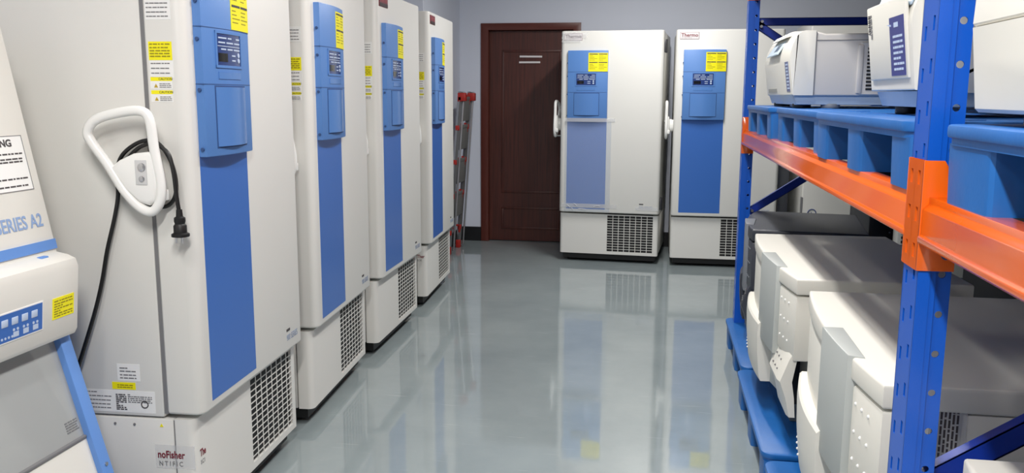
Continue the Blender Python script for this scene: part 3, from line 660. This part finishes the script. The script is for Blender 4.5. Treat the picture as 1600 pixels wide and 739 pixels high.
# ------------------------------------------------------------------ lab instruments on the floor pallets
def instrument(label, x, y, rz, w, dep, H, top_m, body_m, panel_m, z0=.15, simple=False, zlow=.15, side_label=False, sag=.036, dots_m=None):
    """local: x from the left end (seen from the aisle) to the right, y into the rack, z up from the pallet"""
    r = thing('lab_instrument', label, 'instrument', (x, y, z0+.002), rz, 'bench instruments under the rack')
    A = lambda u: sag*((2*u/w-1)**2)-sag                # bowed front
    def strip(u0, u1, z0_, z1_, off, th, n=10, bev=.004, extra=None):
        us = [u0+(u1-u0)*i/n for i in range(n+1)]
        return MB().prism([(u, A(u)+off) for u in us]+[(u, A(u)+off+th) for u in us[::-1]], 'z', z0_, z1_, capbev=bev)
    us = [w*i/18 for i in range(19)]
    cap = MB().prism([(u, A(u)) for u in us]+[(w, dep), (0, dep)], 'z', H-.058, H, capbev=.008, seg=3).obj('top_cover', top_m, r, ang=40)
    MB().box(.012, w-.012, .07, dep-.01, zlow-.03, H-.058).obj('chassis', body_m, r)
    sd = MB().box(w-.026, w-.004, .052, dep-.02, H-.30, H-.060, .004, 2).obj('side_panel', body_m, r)
    MB().box(.004, .026, .03, dep-.02, zlow, H-.060, .004, 2).obj('side_panel', body_m, r)
    # low right side cover with a concave front edge
    sc = [(dep-.03, zlow), (.06, zlow), (.052, zlow+.06), (.06, zlow+.11), (.085, H-.335), (.11, H-.305), (dep-.03, H-.305)]
    MB().prism(sc, 'x', w-.030, w-.005, capbev=.003).obj('lower_side_cover', body_m, r)
    strip(.006, w*.50, .36-.15+.0, H-.062, .008, .05, 10).obj('left_panel', body_m, r)
    # proud grey centre panel with a wedge top
    g0, g1 = w*.505, w*.785
    uu = [g0+(g1-g0)*i/8 for i in range(9)]
    gp = MB().prism([(u, A(u)-.010) for u in uu]+[(g1+.01, A(g1)+.028), (g0, A(g0)+.045)], 'z', H-.335, H+.005, capbev=.004).obj('centre_panel', panel_m, r)
    rp = strip(w*.80, w-.0065, H-.30, H-.064, .004, .05, 6, .008).obj('right_panel', body_m, r)
    for i in range(3):
        for j in range(3):
            u = w*(.825+.045*i); MB().sphere((u, A(u)+.004, H-.105-.07*j), .0045, n=8).obj('stud', dots_m or PAPER, rp)
    # swelling lower-left door
    lo = MB(); n = 12; rings = []
    u0, u1 = -.004, w*.56
    for (z, o1) in ((zlow-.022, .004), (zlow, -.004), (zlow+.10, -.014), (zlow+.18, -.017), (zlow+.216, -.015), (zlow+.223, -.008)):
        rg = []
        for i in range(n+1):
            u = u0+(u1-u0)*i/n; t = i/n; rg.append((u, A(u)+o1*(1-.0*t)-.012*math.sin(PI*t*.9), z))
        rg += [(u1, .06, z), (u0, .06, z)]; rings.append(rg)
    lo.loft(rings); lo = lo.obj('lower_door', body_m, r, ang=40)
    for i in range(5):
        t = .08+.09*i; u = u0+(u1-u0)*t; MB().sphere((u, A(u)-.008-.012*math.sin(PI*t*.9), zlow+.028), .004, n=8).obj('stud', dots_m or PAPER, lo)
    MB().box(w*.58, w*.79, .03, .08, zlow-.03, H-.34).obj('recess', BLACK, r)
    MB().prism([(w*.585, .035), (w*.60, -.005), (w*.78, .02), (w*.78, .06)], 'z', zlow-.01, H-.33, capbev=.003).obj('lower_centre_panel', panel_m, r)
    # hinged box, dropped open, on the lower right
    bx_ = MB(); q0, q1 = w*.765, w-.02
    rings = []
    for (z, d0, d1) in ((zlow-.012, -.004, .022), (zlow+.06, -.020, .016), (zlow+.12, -.042, .006), (zlow+.205, -.012, .020), (zlow+.232, .004, .03)):
        rings.append([(q0, d0+.004, z), (q1-.03, d0, z), (q1, d0+.006, z), (q1, d1, z), (q0, d1, z)])
    bx_.loft(rings); bx_ = bx_.obj('drop_box', body_m, r, ang=30)
    for i in range(3):
        for j in range(2): MB().sphere((q0+.05+.045*i, -.033+.0125*j, zlow+.145+.035*j), .004, n=8).obj('stud', PRINT, bx_)
    for (a, b_, c, d_) in ((.06, .26, .09, dep-.08), (w*.50, w*.66, .07, dep-.1), (w-.25, w-.09, .085, dep-.06)):
        MB().prism([(a, c), (b_, c), (b_, d_), (a, d_)], 'z', 0, zlow-.02, capbev=.004).obj('foot', LEGGREY, r)
    S = lambda yy, zz: frame((w-.0038, yy, zz), (0, 1, 0), (0, 0, 1))
    if side_label:
        lb = MB(); plate(lb, S(.105, H-.165), 0, .062, 0, .13, .0008); lb.obj('rating_label', mat('grey_label', (175, 175, 172), .5), sd)
        lines(frame(S(.105, H-.165) @ Vector((.060, .004, 0)), (0, 0, 1), (0, -1, 0)), 0, .122, [.004+.0085*k for k in range(7)], .0045, 41, t=.0014).obj('rating_print', DARKPRINT, sd)
        pf_ = MB(); plate(pf_, S(.10, H-.168), 0, .078, 0, .137, .0011); pf_.obj('label_pocket', TAPE, sd)
    sv = MB(); sv.box(w-.006, w-.0005, .05, .088, H-.048, H-.046); sv.box(w-.006, w-.0005, .045, .088, H-.040, H-.037); sv.box(w-.006, w-.0012, .05, .09, H-.055, H-.0505); sv.obj('vent_slot', DARKPRINT, cap)
    return r
RZ = -PI/2
instrument('cream instrument on the floor pallet behind the near blue post, dropped flap hidden', .516, 2.885, RZ+.0, .95, .66, .65, CREAM, CREAM, PANELGREY, side_label=True)
instrument('cream instrument between the near cream one and the charcoal one, its lower flap hanging open', .474, 4.085, RZ+.03, 1.025, .58, .65, CREAM, CREAM, PANELGREY)
instrument('charcoal instrument at the far end of the floor pallets beside the far blue post',   .568, 4.92, RZ-.13, .72, .52, .65, NAVYTOP, NAVYCASE, MIDGREY, dots_m=MIDGREY)
instrument('cream instrument peeking up at the bottom right corner, in front of the blue brace', .565, 1.575, RZ, .93, .66, .64, CREAM, CREAM, PANELGREY)

# ------------------------------------------------------------------ centrifuges on the upper pallets
TOPZ = PZ+.134
def profile_round(pts, rads, n=6):
    out = []; m = len(pts)
    for i in range(m):
        p, a, b_ = Vector(pts[i]), Vector(pts[i-1]), Vector(pts[(i+1) % m]); r = rads[i]
        if r <= 0: out.append(tuple(p)); continue
        d0 = (a-p).normalized(); d1 = (b_-p).normalized()
        for k in range(n+1):
            t = k/n; q = (p+d0*r)*(1-t)**2+p*2*t*(1-t)+(p+d1*r)*t**2; out.append(tuple(q))
    return out
# far refrigerated centrifuge; local x along the rack (0 = near end), y = into the rack
C1 = thing('centrifuge', 'long centrifuge with grey louvred side at the far end of the upper shelf', 'centrifuge', (.50, 3.45, TOPZ), 0)
cw = .76
pf = profile_round([(.012, .048), (-.012, .225), (.030, .288), (.085, .288), (.085, .048)], [.004, .06, .02, .0, 0])
MB().prism(pf, 'y', 0, cw, capbev=.012, seg=3).obj('front_shell', CREAM, C1, ang=30)
MB().prism([(.085, .046), (.085, .286), (.12, .276), (.64, .280), (.66, .26), (.66, .046)], 'y', .004, cw-.004, capbev=.008, seg=3).obj('rear_case', CGREY, C1)
MB().box(.085, .66, .0015, .004, .252, .2535).obj('case_seam', GASKET, C1)
MB().box(.0845, .088, .001, .02, .05, .284).obj('case_seam', GASKET, C1)
hd = MB().prism(profile_round([(.000, .272), (.022, .296), (.075, .300), (.075, .285), (.03, .280)], [.004, .01, .004, 0, 0]), 'y', .19, .60, capbev=.004); hd.obj('lid_handle', CREAM, C1)
def c1f(zz):  # front surface x at height zz on the straight part
    return .012-.024*(zz-.048)/(.225-.048)
ft = Vector((-.024, 0, .177)).normalized()
CF = lambda y_, zz, off=.0: frame((c1f(zz)-off, y_, zz), (0, -1, 0), ft)
lb = MB(); plate(lb, CF(.135, .062), 0, .085, 0, .115, .0012); lb.obj('instruction_label', mat('slate_blue_label', (92, 100, 140), .4), C1)
lines(CF(.135, .062), .02, .078, [.010+.013*k for k in range(8)], .006, 51, t=.0018).obj('label_print', PALETEXT, C1)
MB().box(0, .27, 0, .016, 0, .002, M=CF(.69, .060)).obj('vent_slot', mat('vent_grey', (150, 150, 145), .5), C1)
kp = Vector((.034, 0, .052)).normalized()
KF = lambda y_, a: frame(Vector((-.0085, y_, .212))+kp*a+Vector((-.0075, 0, .004)), (0, -1, 0), kp)
MB().box(0, .34, -.006, .060, -.004, .0012, .003, 1, M=KF(.60, 0)).obj('control_panel', mat('pale_blue_membrane', (190, 208, 222), .35), C1)
MB().box(.17, .28, .012, .045, 0, .0022, M=KF(.60, 0)).obj('display_screen', mat('grey_display', (92, 108, 120), .2), C1)
MB().prism([(.03, .012), (.62, .012), (.64, .05), (.016, .05)], 'y', .02, cw-.02, capbev=.006).obj('base_tray', PALEBLUE, C1)
for fx_, fy in ((.06, .09), (.06, .62), (.55, .09), (.55, .62), (.16, .05)):
    MB().cyl((fx_, fy, 0), (fx_, fy, .016), .035, n=18, bev=.003).obj('foot', BLACKR if fx_ < .1 else MIDGREY, C1)
lv = MB().box(.238, .258, -.006, .006, .055, .235, .004, 2); lv.box(.248, .52, -.001, .006, .050, .245, .003, 1); lv = lv.obj('louvre_panel', CGREY, C1)
ls = MB()
for k in range(12): ls.box(.272, .50, -.003, .004, .068+.0135*k, .0755+.0135*k)
ls.obj('louvre_slot', BLACK, lv)
# compact centrifuge with navy label
C2 = thing('centrifuge', 'compact white centrifuge with a navy instruction label, left of the near blue post', 'centrifuge', (.545, 2.03, TOPZ), .0)
c2w = .42
pf = profile_round([(.020, .058), (.000, .225), (.045, .330), (.16, .372), (.52, .372), (.56, .34), (.56, .058)], [.004, .03, .05, .06, .04, .03, .006])
MB().prism(pf, 'y', .028, c2w, capbev=.014, seg=3).obj('main_case', CREAM, C2, ang=30)
pf2 = profile_round([(.028, .052), (.022, .30), (.10, .345), (.54, .345), (.55, .30), (.55, .052)], [.004, .04, .05, .05, .03, .006])
MB().prism(pf2, 'y', 0, .03, capbev=.010, seg=3).obj('side_case', CREAM, C2, ang=30)
f2 = Vector((-.020, 0, .167)).normalized()
C2F = lambda y_, zz, off=0.: frame((.020-.020*(zz-.058)/.167-off, y_, zz), (0, -1, 0), f2)
MB().box(0, .345, 0, .185, -.004, .006, .004, 2, M=C2F(.40, .085)).obj('front_panel', CREAM, C2)
lb = MB(); plate(lb, C2F(.185, .092, .006), 0, .120, 0, .135, .0012); lb.obj('instruction_label', NAVYLBL, C2)
lines(C2F(.185, .092, .006), .028, .112, [.012+.0125*k for k in range(7)], .0055, 61, t=.0019).obj('label_print', PALETEXT, C2)
lines(C2F(.145, .092+.108, .006), 0, .055, [.002], .011, 64, t=.0019, gaps=False).obj('label_heading', PALETEXT, C2)
MB().prism([(.005, .0), (.010, -.008), (.010, .010)], 'x', 0, .0001).obj('label_mark', PALETEXT, C2, M=C2F(.17, .20, .0078))
bc = MB()
for k in range(9): bc.box(.004, .024, .002+.0055*k, .002+.0055*k+(.0035 if k % 2 else .002), 0, .0012, M=C2F(.392, .20, .0062))
bc.obj('barcode', DARKPRINT, C2)
lines(frame(C2F(.392, .20, .0062) @ Vector((.036, -.012, 0)), f2, (0, 1, 0)), 0, .06, [-.004, .004], .003, 62, t=.0012).obj('label_print', PRINT, C2)
k2 = Vector((.045, 0, .105)).normalized()
K2 = lambda y_, a: frame(Vector((.004, y_, .235))+k2*a+Vector((-.004, 0, .002)), (0, -1, 0), k2)
MB().box(0, .335, .008, .092, -.004, .0016, .004, 1, M=K2(.385, 0)).obj('control_panel', mat('grey_blue_membrane', (176, 194, 210), .35), C2)
db = MB()
for i in range(10):
    for j in range(2): db.cyl(K2(.385, 0) @ Vector((.03+.014*i, .06+.014*j, .001)), K2(.385, 0) @ Vector((.03+.014*i, .06+.014*j, .0028)), .0035, n=8)
db.obj('panel_print', PAPER, C2)
MB().prism([(.045, .020), (.53, .020), (.55, .056), (.030, .056)], 'y', .015, c2w-.012, capbev=.006).obj('base_tray', PALEBLUE, C2)
for fx_, fy in ((.09, .09), (.09, .33), (.48, .09), (.48, .33)): MB().cyl((fx_, fy, 0), (fx_, fy, .024), .03, n=18, bev=.003).obj('foot', BLACKR, C2)
lb = MB().box(.36, .50, -.0012, .001, .075, .285); lb.obj('rating_label', mat('pale_grey_label', (190, 190, 188), .5), C2)
lines(frame((.37, -.0012, .08), (1, 0, 0), (0, 0, 1)), 0, .12, [.02+.02*k for k in range(9)], .009, 63, t=.0006).obj('rating_print', DARKPRINT, C2)
# near white centrifuge at the right edge
C3 = thing('centrifuge', 'large white centrifuge cut off by the right edge, on the nearest upper pallet', 'centrifuge', (.505, .985, TOPZ), 0)
c3w = .62
def c3ring(z, i): return [(x, y, z) for x, y in [(.0+i, .06), (.0+i, c3w-.062), (.028+i, c3w-.006-i*.4), (.06, c3w-i*.3), (.60, c3w), (.60, 0), (.03, 0)]]
MB().loft([c3ring(.018, .020), c3ring(.024, .014), c3ring(.10, .006), c3ring(.154, .0)]).obj('lower_case', CREAM, C3, ang=25)
MB().loft([c3ring(.156, .004), c3ring(.160, .0), c3ring(.26, .004), c3ring(.32, .03), c3ring(.345, .10)]).obj('upper_case', CREAM, C3, ang=25)
for fx_, fy in ((.10, .10), (.10, .5), (.5, .10), (.5, .5)): MB().cyl((fx_, fy, 0), (fx_, fy, .02), .03, n=16).obj('foot', BLACKR, C3)

# ------------------------------------------------------------------ pieces standing behind the rack
S7 = thing('storage_cabinet', 'tall cream cabinet with a round blue badge, seen through the rack behind the charcoal instrument', 'cabinet', (1.20, 7.30, 0), 0)
MB().box(0, .62, .05, .75, .08, 2.02, .008, 2).obj('cabinet_body', WHITE, S7)
dr7 = MB().box(.0, .62, 0, .048, .10, 2.02, .012, 3).obj('door', WHITE2, S7)
MB().tube([(.085+.032*math.cos(a), -.002, .49+.032*math.sin(a)) for a in [2*PI*k/20 for k in range(20)]], .0045, n=6, closed=True, smooth=0).obj('round_badge', mat('blue_ring', (70, 85, 130), .5), dr7)
MB().box(.078, .083, -.003, 0, .478, .500).box(.083, .092, -.003, 0, .478, .483).obj('badge_mark', mat('blue_badge_print', (70, 85, 130), .5), dr7)
MB().box(-.006, .008, -.004, .03, .46, .62, .003, 1).obj('latch', GASKET, S7)
MB().box(.02, .60, .02, .73, 0, .09).obj('plinth', BLACK, S7)
K1 = thing('black_box', 'black equipment case behind the rack, beside the cream cabinet', 'case', (1.33, 5.60, 0), 0)
MB().box(0, .15, 0, .55, .02, 1.02, .012, 2).obj('case_body', BLACK, K1)
MB().cyl((.125, -.004, .60), (.125, .001, .60), .006, n=10).obj('rivet', STEEL, K1)
MB().box(.02, .13, .03, .07, 0, .03).box(.02, .13, .48, .52, 0, .03).obj('foot', BLACKR, K1)
K3 = thing('black_box', 'added black block behind the near cream instrument, filling the dark at the right edge', 'case', (1.56, 1.80, 0), 0)  # added block: fills the dark at the edge and stops bounced light
MB().box(0, .5, 0, 1.42, .03, 1.08, .015, 2).obj('case_body', BLACK, K3)
MB().box(.04, .46, .05, .12, 0, .035).box(.04, .46, 1.3, 1.37, 0, .035).obj('foot', BLACKR, K3)
K2_ = thing('black_box', 'added black block behind the middle cream instrument, filling the dark right of the near post', 'case', (1.54, 3.3, 0), 0)  # black stand-in for the dark behind the rack, also cuts bounced light
MB().box(0, .5, 0, 1.25, .03, 1.05, .015, 2).obj('case_body', BLACK, K2_)
MB().box(.04, .46, .05, .12, 0, .035).box(.04, .46, 1.1, 1.18, 0, .035).obj('foot', BLACKR, K2_)
V7 = thing('vented_cabinet', 'white cabinet with black louvres, just visible beyond the black case', 'cabinet', (1.95, 7.25, 0), 0)
MB().box(0, .62, .02, .7, 0, 1.3, .01, 2).obj('cabinet_body', WHITE, V7)
vl = MB()
for k in range(7): vl.box(.03, .58, .012, .024, .20+.035*k, .22+.035*k)
vl.obj('louvre', BLACK, V7)
